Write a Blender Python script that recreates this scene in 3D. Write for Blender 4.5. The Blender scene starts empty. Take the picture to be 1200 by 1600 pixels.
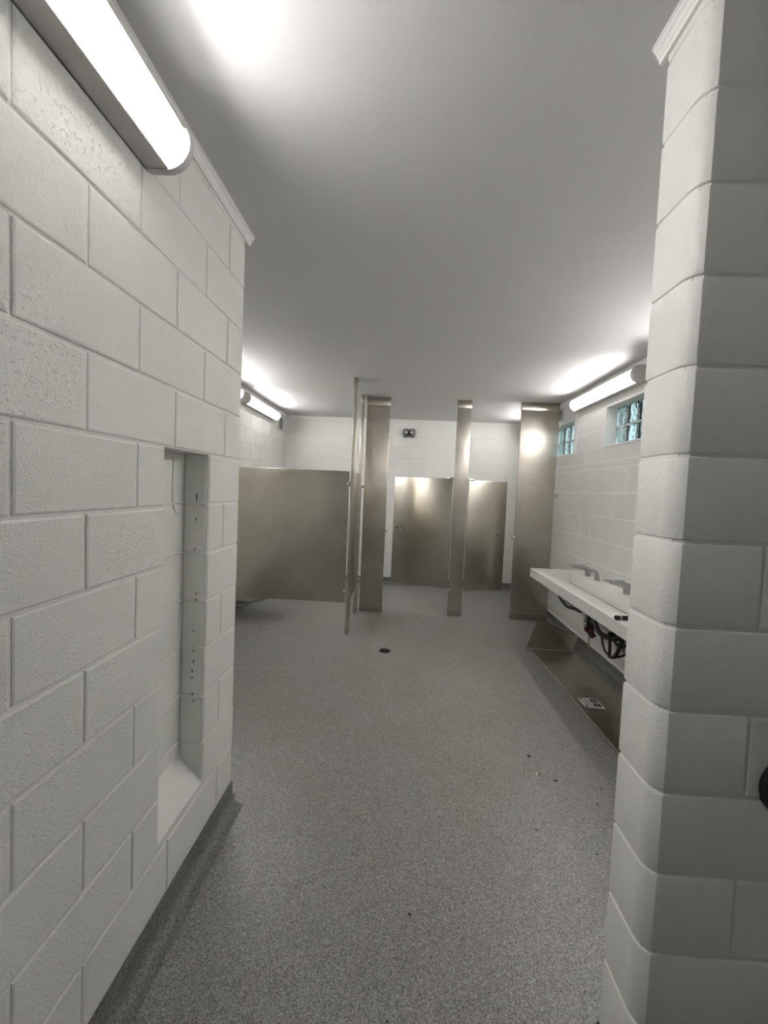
import bpy, bmesh, math, random
from mathutils import Vector, Matrix

random.seed(7)
sc = bpy.context.scene
COL = sc.collection

# ------------------------------------------------------------------ camera
F_PX, PITCH, YAW, ROLL, CAM_Z = 649.67, -0.0477, 0.0408, 0.0433, 1.6281
cy, sy, cp, sp = math.cos(YAW), math.sin(YAW), math.cos(PITCH), math.sin(PITCH)
fwd = Vector((-sy*cp, cy*cp, sp))
rgt = Vector((cy, sy, 0))
up = rgt.cross(fwd)
cr, sr = math.cos(ROLL), math.sin(ROLL)
rgt, up = cr*rgt + sr*up, -sr*rgt + cr*up
cam_data = bpy.data.cameras.new('camera')
cam = bpy.data.objects.new('camera', cam_data)
COL.objects.link(cam)
m = Matrix.Identity(4)
for i in range(3):
    m[i][0], m[i][1], m[i][2] = rgt[i], up[i], -fwd[i]
m.translation = Vector((0, 0, CAM_Z))
cam.matrix_world = m
cam_data.sensor_fit = 'AUTO'
cam_data.sensor_width = 36
cam_data.lens = F_PX*36/1600
cam_data.shift_x = -1.12/1600
cam_data.shift_y = -4.587/1600
cam_data.clip_start = 0.02
sc.camera = cam

# ------------------------------------------------------------------ world, exposure
world = bpy.data.worlds.new('world')
sc.world = world
world.use_nodes = True
wn = world.node_tree
wn.nodes.clear()
w_out = wn.nodes.new('ShaderNodeOutputWorld')
w_bg = wn.nodes.new('ShaderNodeBackground')
w_tc = wn.nodes.new('ShaderNodeTexCoord')
w_sep = wn.nodes.new('ShaderNodeSeparateXYZ')
w_rmp = wn.nodes.new('ShaderNodeValToRGB')
w_add = wn.nodes.new('ShaderNodeMath')
w_add.operation = 'MULTIPLY_ADD'
w_add.inputs[1].default_value = 0.5
w_add.inputs[2].default_value = 0.5
w_rmp.color_ramp.elements[0].position = 0.42
w_rmp.color_ramp.elements[0].color = (0.09, 0.12, 0.11, 1)
w_rmp.color_ramp.elements[1].position = 0.56
w_rmp.color_ramp.elements[1].color = (0.50, 0.66, 0.70, 1)
wn.links.new(w_tc.outputs['Generated'], w_sep.inputs[0])
wn.links.new(w_sep.outputs['Z'], w_add.inputs[0])
wn.links.new(w_add.outputs[0], w_rmp.inputs[0])
wn.links.new(w_rmp.outputs[0], w_bg.inputs['Color'])
wn.links.new(w_bg.outputs[0], w_out.inputs[0])
w_bg.inputs['Strength'].default_value = 0.55
LAMP_STRENGTH = 19.0
LENS_GLOW = 1.0
sc.view_settings.view_transform = 'Standard'
sc.view_settings.look = 'None'
sc.view_settings.gamma = 1
sc.view_settings.use_curve_mapping = False
sc.view_settings.exposure = 1.74
sc.cycles.diffuse_bounces = 7
sc.cycles.max_bounces = 12

# ------------------------------------------------------------------ dimensions (metres)
H = 2.817                                  # ceiling
XL, XS = -0.80, 0.635                      # foreground left wall face, end face of the right stub
Y_LEND, Y_S0, Y_S1 = 2.01, 0.997, 1.16     # left wall end, stub front and back faces
XRL, XRR, YB = -2.05, 2.005, 7.13          # far room left, right and back faces
YP = 5.45                                  # plane of the stall fronts
C = 0.2032
ZJ = [0.3159 + C*k for k in range(-1, 13)]
ZROWS = ZJ + [H]

# ------------------------------------------------------------------ materials
def nmat(name, color, rough=0.5, metal=0.0, spec=0.5):
    mt = bpy.data.materials.new(name)
    mt.use_nodes = True
    b = mt.node_tree.nodes['Principled BSDF']
    b.inputs['Base Color'].default_value = (*color, 1)
    b.inputs['Roughness'].default_value = rough
    b.inputs['Metallic'].default_value = metal
    b.inputs['Specular IOR Level'].default_value = spec
    return mt, mt.node_tree, b

def node(nt, kind, **kw):
    n = nt.nodes.new(kind)
    for k, v in kw.items():
        if k in n.inputs:
            n.inputs[k].default_value = v
        else:
            setattr(n, k, v)
    return n

def pos(nt, scale=(1, 1, 1)):
    g = node(nt, 'ShaderNodeNewGeometry')
    mp = node(nt, 'ShaderNodeMapping')
    mp.inputs['Scale'].default_value = scale
    nt.links.new(g.outputs['Position'], mp.inputs['Vector'])
    return mp.outputs[0]

def bump(nt, b, height, strength=0.3, dist=0.002, prev=None):
    bp = node(nt, 'ShaderNodeBump')
    bp.inputs['Strength'].default_value = strength
    bp.inputs['Distance'].default_value = dist
    nt.links.new(height, bp.inputs['Height'])
    if prev:
        nt.links.new(prev, bp.inputs['Normal'])
    nt.links.new(bp.outputs[0], b.inputs['Normal'])
    return bp.outputs[0]

def ramp(nt, src, stops):
    r = node(nt, 'ShaderNodeValToRGB')
    e = r.color_ramp.elements
    while len(e) < len(stops):
        e.new(0.5)
    for i, (p, c) in enumerate(stops):
        e[i].position = p
        e[i].color = (*c, 1) if len(c) == 3 else c
    nt.links.new(src, r.inputs[0])
    return r.outputs[0]

def block_material(name, color, pit):
    mt, nt, b = nmat(name, color, 0.42, 0, 0.4)
    p = pos(nt)
    n1 = node(nt, 'ShaderNodeTexNoise', Scale=150.0, Detail=4.0, Roughness=0.6)
    nt.links.new(p, n1.inputs['Vector'])
    n2 = node(nt, 'ShaderNodeTexNoise', Scale=75.0, Detail=3.0, Roughness=0.65)
    nt.links.new(p, n2.inputs['Vector'])
    zone = node(nt, 'ShaderNodeTexNoise', Scale=2.4, Detail=1.0)
    nt.links.new(p, zone.inputs['Vector'])
    pits = ramp(nt, n2.outputs[0], [(0.0, (0, 0, 0)), (0.33, (0, 0, 0)), (0.41, (1, 1, 1)), (1, (1, 1, 1))])
    v1 = bump(nt, b, n1.outputs[0], 0.45*pit, 0.004)
    zs = ramp(nt, zone.outputs[0], [(0.40, (0.10, 0.10, 0.10)), (0.62, (1, 1, 1))])
    bp = node(nt, 'ShaderNodeBump')
    bp.inputs['Distance'].default_value = 0.004
    ml = node(nt, 'ShaderNodeMath', operation='MULTIPLY')
    ml.inputs[1].default_value = 0.55*pit
    nt.links.new(zs, ml.inputs[0])
    nt.links.new(ml.outputs[0], bp.inputs['Strength'])
    nt.links.new(pits, bp.inputs['Height'])
    nt.links.new(v1, bp.inputs['Normal'])
    nt.links.new(bp.outputs[0], b.inputs['Normal'])
    tone = node(nt, 'ShaderNodeTexNoise', Scale=1.7, Detail=3.0)
    nt.links.new(p, tone.inputs['Vector'])
    c2 = tuple(x*0.93 for x in color)
    nt.links.new(ramp(nt, tone.outputs[0], [(0.3, c2), (0.7, color)]), b.inputs['Base Color'])
    return mt

M = {}
M['block'] = block_material('painted_block', (0.80, 0.80, 0.775), 1.0)
M['block_smooth'] = block_material('painted_block_smooth', (0.80, 0.80, 0.775), 0.55)
M['mortar'] = block_material('painted_mortar', (0.80, 0.80, 0.78), 0.7)
M['block_grey'] = block_material('painted_block_grey', (0.755, 0.75, 0.725), 0.45)
M['mortar_lit'] = block_material('painted_mortar_lit', (0.88, 0.88, 0.865), 0.5)  # right wall joints: the light they catch is painted in as paler mortar
M['trim'] = nmat('white_trim', (0.83, 0.83, 0.815), 0.4)[0]

mt, nt, b = nmat('ceiling_paint', (0.66, 0.655, 0.657), 0.6, 0, 0.25)
n1 = node(nt, 'ShaderNodeTexNoise', Scale=120.0, Detail=3.0)
nt.links.new(pos(nt), n1.inputs['Vector'])
bump(nt, b, n1.outputs[0], 0.12, 0.002)
M['ceiling'] = mt

def floor_material(name, mul, rough):
    mt, nt, b = nmat(name, (0.2, 0.2, 0.2), rough, 0, 0.5)
    p = pos(nt)
    v = node(nt, 'ShaderNodeTexVoronoi', Scale=290.0)
    nt.links.new(p, v.inputs['Vector'])
    sepc = node(nt, 'ShaderNodeSeparateColor')
    nt.links.new(v.outputs['Color'], sepc.inputs[0])
    k = lambda x: (x*mul, x*mul*0.985, x*mul*0.955)
    chips = ramp(nt, sepc.outputs[0], [(0.0, k(0.09)), (0.14, k(0.13)), (0.30, k(0.19)), (0.62, k(0.23)), (0.80, k(0.29)), (0.94, k(0.36))])
    big = node(nt, 'ShaderNodeTexNoise', Scale=1.6, Detail=5.0, Roughness=0.6)
    nt.links.new(p, big.inputs['Vector'])
    stain = ramp(nt, big.outputs[0], [(0.30, (0.90, 0.89, 0.86)), (0.68, (1.05, 1.05, 1.05))])
    mx = node(nt, 'ShaderNodeMix', data_type='RGBA', blend_type='MULTIPLY')
    mx.inputs[0].default_value = 1
    nt.links.new(chips, mx.inputs[6])
    nt.links.new(stain, mx.inputs[7])
    nt.links.new(mx.outputs[2], b.inputs['Base Color'])
    n2 = node(nt, 'ShaderNodeTexNoise', Scale=260.0, Detail=2.0)
    nt.links.new(p, n2.inputs['Vector'])
    bump(nt, b, n2.outputs[0], 0.35, 0.0015)
    rr = node(nt, 'ShaderNodeMapRange')
    rr.inputs['To Min'].default_value = rough-0.06
    rr.inputs['To Max'].default_value = rough+0.08
    nt.links.new(big.outputs[0], rr.inputs[0])
    nt.links.new(rr.outputs[0], b.inputs['Roughness'])
    return mt
M['floor'] = floor_material('speckled_floor', 1.20, 0.33)
M['cove'] = floor_material('speckled_cove_shaded', 0.80, 0.45)  # floor pattern darkened, so the shade on the cove sits in its colour

def steel_material(name, color, rough, along='X'):
    mt, nt, b = nmat(name, color, rough, 1.0)
    s = {'X': (3, 3, 420), 'Z': (420, 420, 3)}[along]
    n1 = node(nt, 'ShaderNodeTexNoise', Scale=1.0, Detail=3.0)
    nt.links.new(pos(nt, s), n1.inputs['Vector'])
    bump(nt, b, n1.outputs[0], 0.07, 0.0006)
    b.inputs['Anisotropic'].default_value = 0.72 if along == 'Z' else 0.35
    if along == 'Z':                       # upright grain: highlights smear sideways
        g = node(nt, 'ShaderNodeNewGeometry')
        cr_ = node(nt, 'ShaderNodeVectorMath', operation='CROSS_PRODUCT')
        nt.links.new(g.outputs['True Normal'], cr_.inputs[0])
        cr_.inputs[1].default_value = (0.02, 0.03, 1)
        nt.links.new(cr_.outputs[0], b.inputs['Tangent'])
    else:                                  # level grain: highlights smear up and down
        cv = node(nt, 'ShaderNodeCombineXYZ')
        cv.inputs[2].default_value = 1
        nt.links.new(cv.outputs[0], b.inputs['Tangent'])
    big = node(nt, 'ShaderNodeTexNoise', Scale=3.0, Detail=5.0, Roughness=0.65)
    nt.links.new(pos(nt), big.inputs['Vector'])
    c2 = (color[0]*0.84, color[1]*0.82, color[2]*0.79)
    nt.links.new(ramp(nt, big.outputs[0], [(0.32, c2), (0.66, color)]), b.inputs['Base Color'])
    rr = node(nt, 'ShaderNodeMapRange')
    rr.inputs['To Min'].default_value = rough-0.07
    rr.inputs['To Max'].default_value = rough+0.09
    nt.links.new(big.outputs[0], rr.inputs[0])
    nt.links.new(rr.outputs[0], b.inputs['Roughness'])
    return mt
M['steel'] = steel_material('brushed_stainless', (0.58, 0.555, 0.49), 0.31)
M['steel_v'] = steel_material('brushed_stainless_upright', (0.62, 0.585, 0.53), 0.37, 'Z')
M['steel_dull'] = steel_material('scuffed_stainless', (0.52, 0.485, 0.41), 0.30)
M['shoe'] = steel_material('stainless_shoe', (0.52, 0.48, 0.43), 0.30, 'Z')
M['chrome'] = nmat('chrome', (0.72, 0.72, 0.72), 0.16, 1.0)[0]
M['pewter'] = nmat('brushed_faucet', (0.42, 0.42, 0.42), 0.30, 1.0)[0]
M['housing'] = nmat('lamp_housing', (0.50, 0.49, 0.48), 0.42, 0.2)[0]
M['endcap'] = nmat('lamp_end_cap', (0.56, 0.55, 0.53), 0.5)[0]
M['black'] = nmat('black_rubber', (0.012, 0.012, 0.012), 0.45)[0]
M['iron'] = nmat('dark_iron', (0.022, 0.021, 0.019), 0.5, 0.4)[0]
M['red'] = nmat('red_handle', (0.055, 0.006, 0.008), 0.45)[0]
M['brass'] = nmat('brass', (0.50, 0.34, 0.14), 0.35, 1.0)[0]
M['porcelain'] = nmat('porcelain', (0.74, 0.74, 0.71), 0.15)[0]
M['label'] = nmat('white_label', (0.72, 0.72, 0.69), 0.5)[0]
M['ink'] = nmat('black_ink', (0.02, 0.02, 0.02), 0.5)[0]
M['greyplastic'] = nmat('grey_plastic', (0.33, 0.33, 0.33), 0.4)[0]
M['darkplastic'] = nmat('dark_plastic', (0.045, 0.045, 0.045), 0.4)[0]
M['louvre'] = nmat('grey_louvre', (0.42, 0.42, 0.42), 0.5)[0]
M['whitechip'] = nmat('white_chip', (0.75, 0.73, 0.70), 0.6)[0]

mt, nt, b = nmat('white_solid_surface', (0.80, 0.795, 0.77), 0.28)
n1 = node(nt, 'ShaderNodeTexNoise', Scale=420.0, Detail=1.0)
nt.links.new(pos(nt), n1.inputs['Vector'])
nt.links.new(ramp(nt, n1.outputs[0], [(0.30, (0.66, 0.655, 0.63)), (0.46, (0.80, 0.795, 0.77))]), b.inputs['Base Color'])
M['sink'] = mt

def lamp_materials(key, power, glow):
    mt = bpy.data.materials.new('led_strip')
    mt.use_nodes = True
    b = mt.node_tree.nodes['Principled BSDF']
    b.inputs['Base Color'].default_value = (0.9, 0.9, 0.9, 1)
    b.inputs['Emission Color'].default_value = (1.0, 0.985, 0.955, 1)
    b.inputs['Emission Strength'].default_value = power
    M['led_'+key] = mt

    # the diffuser lets most of the light of the strip through and glows faintly itself
    mt = bpy.data.materials.new('lamp_lens')
    mt.use_nodes = True
    nt = mt.node_tree
    b = nt.nodes['Principled BSDF']
    b.inputs['Base Color'].default_value = (0.9, 0.9, 0.9, 1)
    b.inputs['Roughness'].default_value = 0.35
    b.inputs['Emission Color'].default_value = (1.0, 0.985, 0.955, 1)
    b.inputs['Emission Strength'].default_value = glow
    tr = nt.nodes.new('ShaderNodeBsdfTransparent')
    mxs = nt.nodes.new('ShaderNodeMixShader')
    mxs.inputs[0].default_value = 0.6
    nt.links.new(b.outputs[0], mxs.inputs[1])
    nt.links.new(tr.outputs[0], mxs.inputs[2])
    nt.links.new(mxs.outputs[0], nt.nodes['Material Output'].inputs['Surface'])
    M['lens_'+key] = mt
lamp_materials('near', LAMP_STRENGTH*1.06, 0.45)
lamp_materials('far', LAMP_STRENGTH*0.77, LENS_GLOW)


mt, nt, b = nmat('glass_block', (0.82, 0.92, 0.91), 0.10)
b.inputs['Transmission Weight'].default_value = 1.0
b.inputs['IOR'].default_value = 1.35
wv = node(nt, 'ShaderNodeTexNoise', Scale=1.0, Detail=2.0, Roughness=0.55)
nt.links.new(pos(nt, (14, 22, 9)), wv.inputs['Vector'])
bump(nt, b, wv.outputs[0], 1.0, 0.022)
M['glass'] = mt

# ------------------------------------------------------------------ object helpers
def obj(name, bm_or_mesh, mat=None, parent=None, smooth=False, loc=None, rot=None):
    if isinstance(bm_or_mesh, bmesh.types.BMesh):
        me = bpy.data.meshes.new(name)
        bm_or_mesh.normal_update()
        bm_or_mesh.to_mesh(me)
        bm_or_mesh.free()
        if smooth:
            for p in me.polygons:
                p.use_smooth = True
            try:
                me.set_sharp_from_angle(angle=math.radians(27))
            except Exception:
                pass
    else:
        me = bm_or_mesh
    if mat is not None and not me.materials:
        me.materials.append(mat)
    o = bpy.data.objects.new(name, me)
    COL.objects.link(o)
    if parent is not None:
        o.parent = parent
    if loc is not None:
        o.location = loc
    if rot is not None:
        o.rotation_euler = rot
    return o

def thing(name, label, cat, loc=(0, 0, 0), rotz=0, group=None):
    o = bpy.data.objects.new(name, None)
    o.empty_display_size = 0.05
    COL.objects.link(o)
    o.location = loc
    o.rotation_euler = (0, 0, rotz)
    return tag(o, label, cat, group)

def tag(o, label, cat, group=None):
    o['label'] = label
    o['category'] = cat
    if group:
        o['group'] = group
    return o

def structure(o, label=None, cat=None):
    o['kind'] = 'structure'
    if label:
        o['label'] = label
        o['category'] = cat
    return o

def B():
    return bmesh.new()

def add_box(bm, x0, x1, y0, y1, z0, z1, bevel=0.0, seg=2):
    t = bmesh.new()
    bmesh.ops.create_cube(t, size=1)
    for v in t.verts:
        v.co = Vector(((x0+x1)/2 + v.co.x*(x1-x0), (y0+y1)/2 + v.co.y*(y1-y0), (z0+z1)/2 + v.co.z*(z1-z0)))
    if bevel:
        bmesh.ops.bevel(t, geom=t.edges[:], offset=bevel, segments=seg, affect='EDGES', profile=0.5)
    merge(bm, t)
    return bm

def merge(bm, t):
    me = bpy.data.meshes.new('tmp')
    t.to_mesh(me)
    t.free()
    bm.from_mesh(me)
    bpy.data.meshes.remove(me)

def box(*a, **k):
    return add_box(B(), *a, **k)

def extrude_poly(pts, a0, a1, axis='Y', bm=None):
    """pts are (u, v); axis Y: u=x, v=z.  axis Z: u=x, v=y.  axis X: u=y, v=z."""
    bm = bm or B()
    def mk(u, v, a):
        return {'Y': (u, a, v), 'Z': (u, v, a), 'X': (a, u, v)}[axis]
    r0 = [bm.verts.new(mk(u, v, a0)) for u, v in pts]
    r1 = [bm.verts.new(mk(u, v, a1)) for u, v in pts]
    n = len(pts)
    for i in range(n):
        bm.faces.new((r0[i], r0[(i+1) % n], r1[(i+1) % n], r1[i]))
    bm.faces.new(r0[::-1])
    bm.faces.new(r1)
    bmesh.ops.recalc_face_normals(bm, faces=bm.faces[:])
    return bm

def catmull(P, n=8):
    P = [Vector(p) for p in P]
    if len(P) < 3:
        return P
    Q = [2*P[0]-P[1]] + P + [2*P[-1]-P[-2]]
    out = []
    for i in range(1, len(Q)-2):
        for s in range(n):
            t = s/n
            a, b_, c, d = Q[i-1], Q[i], Q[i+1], Q[i+2]
            out.append(0.5*((2*b_) + (c-a)*t + (2*a-5*b_+4*c-d)*t*t + (3*b_-a-3*c+d)*t**3))
    out.append(P[-1])
    return out

def tube(bm, P, r, k=10, curve=True):
    P = catmull(P) if curve else [Vector(p) for p in P]
    rings = []
    prev = None
    for i, p in enumerate(P):
        d = (P[min(i+1, len(P)-1)] - P[max(i-1, 0)]).normalized()
        ref = prev if prev is not None else (Vector((0, 0, 1)) if abs(d.z) < 0.9 else Vector((1, 0, 0)))
        u = (ref - d*ref.dot(d)).normalized()
        prev = u
        v = d.cross(u)
        rad = r(i/(len(P)-1)) if callable(r) else r
        rings.append([bm.verts.new(p + u*rad*math.cos(2*math.pi*j/k) + v*rad*math.sin(2*math.pi*j/k)) for j in range(k)])
    for a, b_ in zip(rings, rings[1:]):
        for j in range(k):
            bm.faces.new((a[j], a[(j+1) % k], b_[(j+1) % k], b_[j]))
    bm.faces.new(rings[0][::-1])
    bm.faces.new(rings[-1])
    return bm

def lathe(bm, prof, k=24, centre=(0, 0, 0), axis='Z'):
    """prof: (radius, height) pairs."""
    rings = []
    for r, h in prof:
        ring = []
        for j in range(k):
            a = 2*math.pi*j/k
            x, y = r*math.cos(a), r*math.sin(a)
            p = {'Z': (x, y, h), 'Y': (x, h, y), 'X': (h, x, y)}[axis]
            ring.append(bm.verts.new(Vector(p) + Vector(centre)))
        rings.append(ring)
    for a, b_ in zip(rings, rings[1:]):
        for j in range(k):
            bm.faces.new((a[j], a[(j+1) % k], b_[(j+1) % k], b_[j]))
    bm.faces.new(rings[0][::-1])
    bm.faces.new(rings[-1])
    bmesh.ops.recalc_face_normals(bm, faces=bm.faces[:])
    return bm

def loft(bm, sections):
    """sections: equal-length closed loops of 3D points."""
    R = [[bm.verts.new(p) for p in s] for s in sections]
    n = len(R[0])
    for a, b_ in zip(R, R[1:]):
        for j in range(n):
            bm.faces.new((a[j], a[(j+1) % n], b_[(j+1) % n], b_[j]))
    bm.faces.new(R[0][::-1])
    bm.faces.new(R[-1])
    bmesh.ops.recalc_face_normals(bm, faces=bm.faces[:])
    return bm

# ------------------------------------------------------------------ masonry
def minus(rect, hole):
    a0, a1, z0, z1 = rect
    h0, h1, g0, g1 = hole
    if h0 >= a1-1e-4 or h1 <= a0+1e-4 or g0 >= z1-0.005 or g1 <= z0+0.005:
        return [rect]
    out = []
    if h0 > a0:
        out.append((a0, h0, z0, z1))
    if h1 < a1:
        out.append((h1, a1, z0, z1))
    m0, m1 = max(a0, h0), min(a1, h1)
    if g0 > z0:
        out.append((m0, m1, z0, g0))
    if g1 < z1:
        out.append((m0, m1, g1, z1))
    return out

_cache = {}
def block_mesh(axis, sgn, w, h, depth, rnd, mat):
    key = (axis, sgn, round(w, 3), round(h, 3), depth, rnd, mat.name)
    if key in _cache:
        return _cache[key]
    bm = B()
    # rings: at mortar plane, shoulder, face
    rings = []
    for inset, d in ((0, -depth), (rnd*0.25, -depth*0.38), (rnd, 0)):
        ring = []
        for su, sv in ((-1, -1), (1, -1), (1, 1), (-1, 1)):
            u, v = su*(w/2-inset), sv*(h/2-inset)
            ring.append(bm.verts.new((sgn*d, u, v) if axis == 'Y' else (u, sgn*d, v)))
        rings.append(ring)
    for a, b_ in zip(rings, rings[1:]):
        for j in range(4):
            bm.faces.new((a[j], a[(j+1) % 4], b_[(j+1) % 4], b_[j]))
    bm.faces.new(rings[-1])
    bm.faces.new(rings[0][::-1])
    bmesh.ops.recalc_face_normals(bm, faces=bm.faces[:])
    me = bpy.data.meshes.new('block')
    bm.to_mesh(me)
    bm.free()
    me.materials.append(mat)
    _cache[key] = me
    return me

def lay(wall, axis, sgn, face, u0, u1, rows, length, anchors, holes=(), depth=0.005, rnd=0.006, gap=0.008, mat=None, jitter=0.0012):
    mat = mat or M['block']
    for k, (z0, z1) in enumerate(zip(rows, rows[1:])):
        an = anchors[k % 2] if not callable(anchors) else anchors(k)
        n0 = math.floor((u0-an)/length)
        j = an + n0*length
        while j < u1:
            a0, a1 = max(j, u0), min(j+length, u1)
            j += length
            rects = [(a0, a1, z0, z1)]
            for hh in holes:
                rects = [q for r in rects for q in minus(r, hh)]
            for r0, r1, q0, q1 in rects:
                w, h = r1-r0-gap, q1-q0-gap
                if w < 0.015 or h < 0.012:
                    continue
                me = block_mesh(axis, sgn, w, h, depth, rnd, mat)
                uu, zz = (r0+r1)/2, (q0+q1)/2
                off = sgn*random.uniform(-jitter, jitter)
                loc = (face+off, uu, zz) if axis == 'Y' else (uu, face+off, zz)
                obj('block', me, None, wall, loc=loc)

def slab(name, axis, a0, a1, u0, u1, z0, z1, holes=(), mat=None):
    """Wall core from a0 to a1 across its thickness, with rectangular openings."""
    rects = [(u0, u1, z0, z1)]
    for hh in holes:
        rects = [q for r in rects for q in minus(r, hh)]
    bm = B()
    for r0, r1, q0, q1 in rects:
        if axis == 'Y':
            add_box(bm, a0, a1, r0, r1, q0, q1)
        else:
            add_box(bm, r0, r1, a0, a1, q0, q1)
    return structure(obj(name, bm, mat or M['mortar']))

# floor and ceiling
floor = structure(obj('floor', box(-2.4, 2.4, -1.6, 7.4, -0.12, 0), M['floor']))
ceiling = structure(obj('ceiling', box(-2.4, 2.4, -1.6, 7.4, H, H+0.12), M['ceiling']))

# foreground left wall with its tall recess
D = 0.005
NICHE = (1.372, 1.690, 0.335, ZJ[8])
wl = slab('wall_left', 'Y', -1.12, XL-D, -1.6, Y_LEND-0.004, 0, H, [NICHE])
a0 = 0.8184
lay(wl, 'Y', 1, XL, -1.4, Y_LEND, ZROWS, 0.4064, (a0+0.2032, a0), [NICHE])
back = box(-1.11, -0.902, NICHE[0]-0.02, NICHE[1]+0.02, NICHE[2]-0.02, NICHE[3]+0.02)
obj('recess_back', back, M['block_smooth'], wl)
bm = extrude_poly([(-0.91, 0.32), (-0.803, 0.32), (-0.803, 0.345), (-0.81, 0.352), (-0.91, 0.47)], NICHE[0]-0.004, NICHE[1]+0.004, 'Y')
obj('recess_sill', bm, M['mortar'], wl)
# block ends that show on the far cheek of the recess
for z0, z1 in zip(ZJ[1:8], ZJ[2:9]):
    z0 = max(z0, 0.40)
    me = block_mesh('X', -1, 0.088, z1-z0-0.007, 0.004, 0.004, M['block_smooth'])
    obj('block', me, None, wl, loc=(-0.856+random.uniform(-.002, .002), NICHE[1]-0.004, (z0+z1)/2))
# mortar squeezed out of the joints inside the recess
bm = B()
for z in ZJ[2:8]:
    zz = z + random.uniform(-.004, .004)
    tube(bm, [(-0.897, NICHE[1]-0.007, zz), (-0.875, NICHE[1]-0.008, zz+.004), (-0.85, NICHE[1]-0.007, zz-.003), (-0.825, NICHE[1]-0.008, zz+.002), (-0.806, NICHE[1]-0.006, zz)], lambda t: 0.004+0.002*math.sin(9*t), 6)
    tube(bm, [(-0.904, 1.50, zz-.01), (-0.9, 1.56, zz+.002), (-0.901, 1.62, zz+.006), (-0.9, 1.68, zz)], lambda t: 0.003+0.003*t, 6)
tube(bm, [(-0.9, 1.60, 1.72), (-0.9, 1.598, 1.60), (-0.9, 1.602, 1.53), (-0.9, 1.625, 1.50), (-0.9, 1.66, 1.497)], 0.0035, 6)
mo = obj('mortar_smear', bm, M['mortar'], wl, smooth=True)
bm = B()
for z, s in ((1.56, .022), (1.47, .008), (1.345, .006), (1.13, .01), (1.16, .006), (0.915, .008), (0.87, .012), (0.83, .01), (0.80, .008), (0.73, .008), (1.0, .006), (0.70, .006)):
    x_ = -0.846+random.uniform(-.006, .006); add_box(bm, x_-.0016, x_+.0016, NICHE[1]-0.0095, NICHE[1]-0.005, z-s*.6, z+s*.6, 0.0008, 1)
obj('paint_void', bm, M['iron'], wl)

# return wall that closes the far room behind the left wall
wf = slab('wall_front_left', 'X', Y_LEND-0.22, Y_LEND-0.004, XRL-0.2, -1.12, 0, H)

# stub wall on the right with rounded block ends
ws = slab('wall_right', 'X', Y_S0+D, Y_S1-0.003, XS+0.05, 2.35, 0, H)
R_BN = 0.052
def bullnose(x_joint, z0, z1):
    g = 0.004
    def ring(inset, z):
        xf, yf, y1 = XS+inset, Y_S0+inset, Y_S1-inset*0.3
        pts = [(x_joint-g-inset*0.3, yf)]
        for i in range(8):
            a = math.radians(58*(7-i)/7)
            pts.append((xf+R_BN-R_BN*math.cos(a), yf+R_BN*math.sin(math.radians(58))-R_BN*math.sin(a)))
        pts.append((xf, y1-0.004))
        pts.append((xf+0.003, y1))
        pts.append((x_joint-g-inset*0.3, y1))
        return [(x, y, z) for x, y in pts]
    bm = loft(B(), [ring(0.0055, z0), ring(0.0055, z0+0.0035), ring(0.0016, z0+0.006), ring(0, z0+0.011), ring(0, z1-0.011), ring(0.0016, z1-0.006), ring(0.0055, z1-0.0035), ring(0.0055, z1)])
    return bm
for k, (z0, z1) in enumerate(zip(ZROWS, ZROWS[1:])):
    xj = 0.846 if k % 2 == 0 else 1.049
    obj('bullnose_block', bullnose(xj, z0, z1), M['block_smooth'], ws, smooth=True)
    lay(ws, 'X', -1, Y_S0, xj, 2.0, [z0, z1], 0.4064, (xj, xj), mat=M['block_smooth'])
core = box(XS+0.012, XS+0.06, Y_S0+0.02, Y_S1-0.005, 0, H)
obj('core', core, M['mortar'], ws)

# far room
wrl = slab('wall_far_left', 'Y', XRL-0.2, XRL-0.003, 1.8, YB+0.2, 0, H)
lay(wrl, 'Y', 1, XRL, Y_LEND, YB, ZROWS, 0.4064, (6.505, 6.708), depth=0.003, rnd=0.004, gap=0.006, mat=M['block_smooth'], jitter=0.0005)
wb = slab('wall_back', 'X', YB+0.003, YB+0.2, -2.4, 2.4, 0, H)
lay(wb, 'X', -1, YB, XRL, XRR, ZROWS, 0.4064, (1.363, 1.16), depth=0.003, rnd=0.004, gap=0.006, mat=M['block_smooth'], jitter=0.0005)
WIN = [(3.50, 4.306, 2.143, 2.551), (5.048, 5.86, 2.143, 2.551)]
wrr = slab('wall_far_right', 'Y', XRR+0.0018, XRR+0.24, Y_S1-0.05, YB+0.2, 0, H, WIN, M['mortar_lit'])
RR = [0.113, 0.235, 0.479, 0.72, 0.96, 1.204, 1.448, 1.692, 1.936, 2.005, 2.143, 2.347, 2.551, H]
lay(wrr, 'Y', -1, XRR, Y_S1, YB, RR, 0.464, lambda k: (4.52, 4.287)[k % 2], WIN, depth=0.003, rnd=0.004, gap=0.011, mat=M['block_grey'], jitter=0.0006)
# long trowelled mortar seam that runs down the right wall
bm = B()
add_box(bm, XRR-0.0035, XRR+0.004, 4.502, 4.520, 0.96, 2.143, 0.0015, 1)
add_box(bm, XRR-0.0035, XRR+0.004, 4.49, 4.535, 1.925, 1.945, 0.003, 1)
obj('mortar_seam', bm, M['mortar'], wrr)

# behind the camera
slab('wall_front', 'X', -1.6, -1.4, -1.12, 2.4, 0, H)
slab('wall_hall_right', 'Y', 2.2, 2.4, -1.6, Y_S0+0.05, 0, H)

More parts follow.
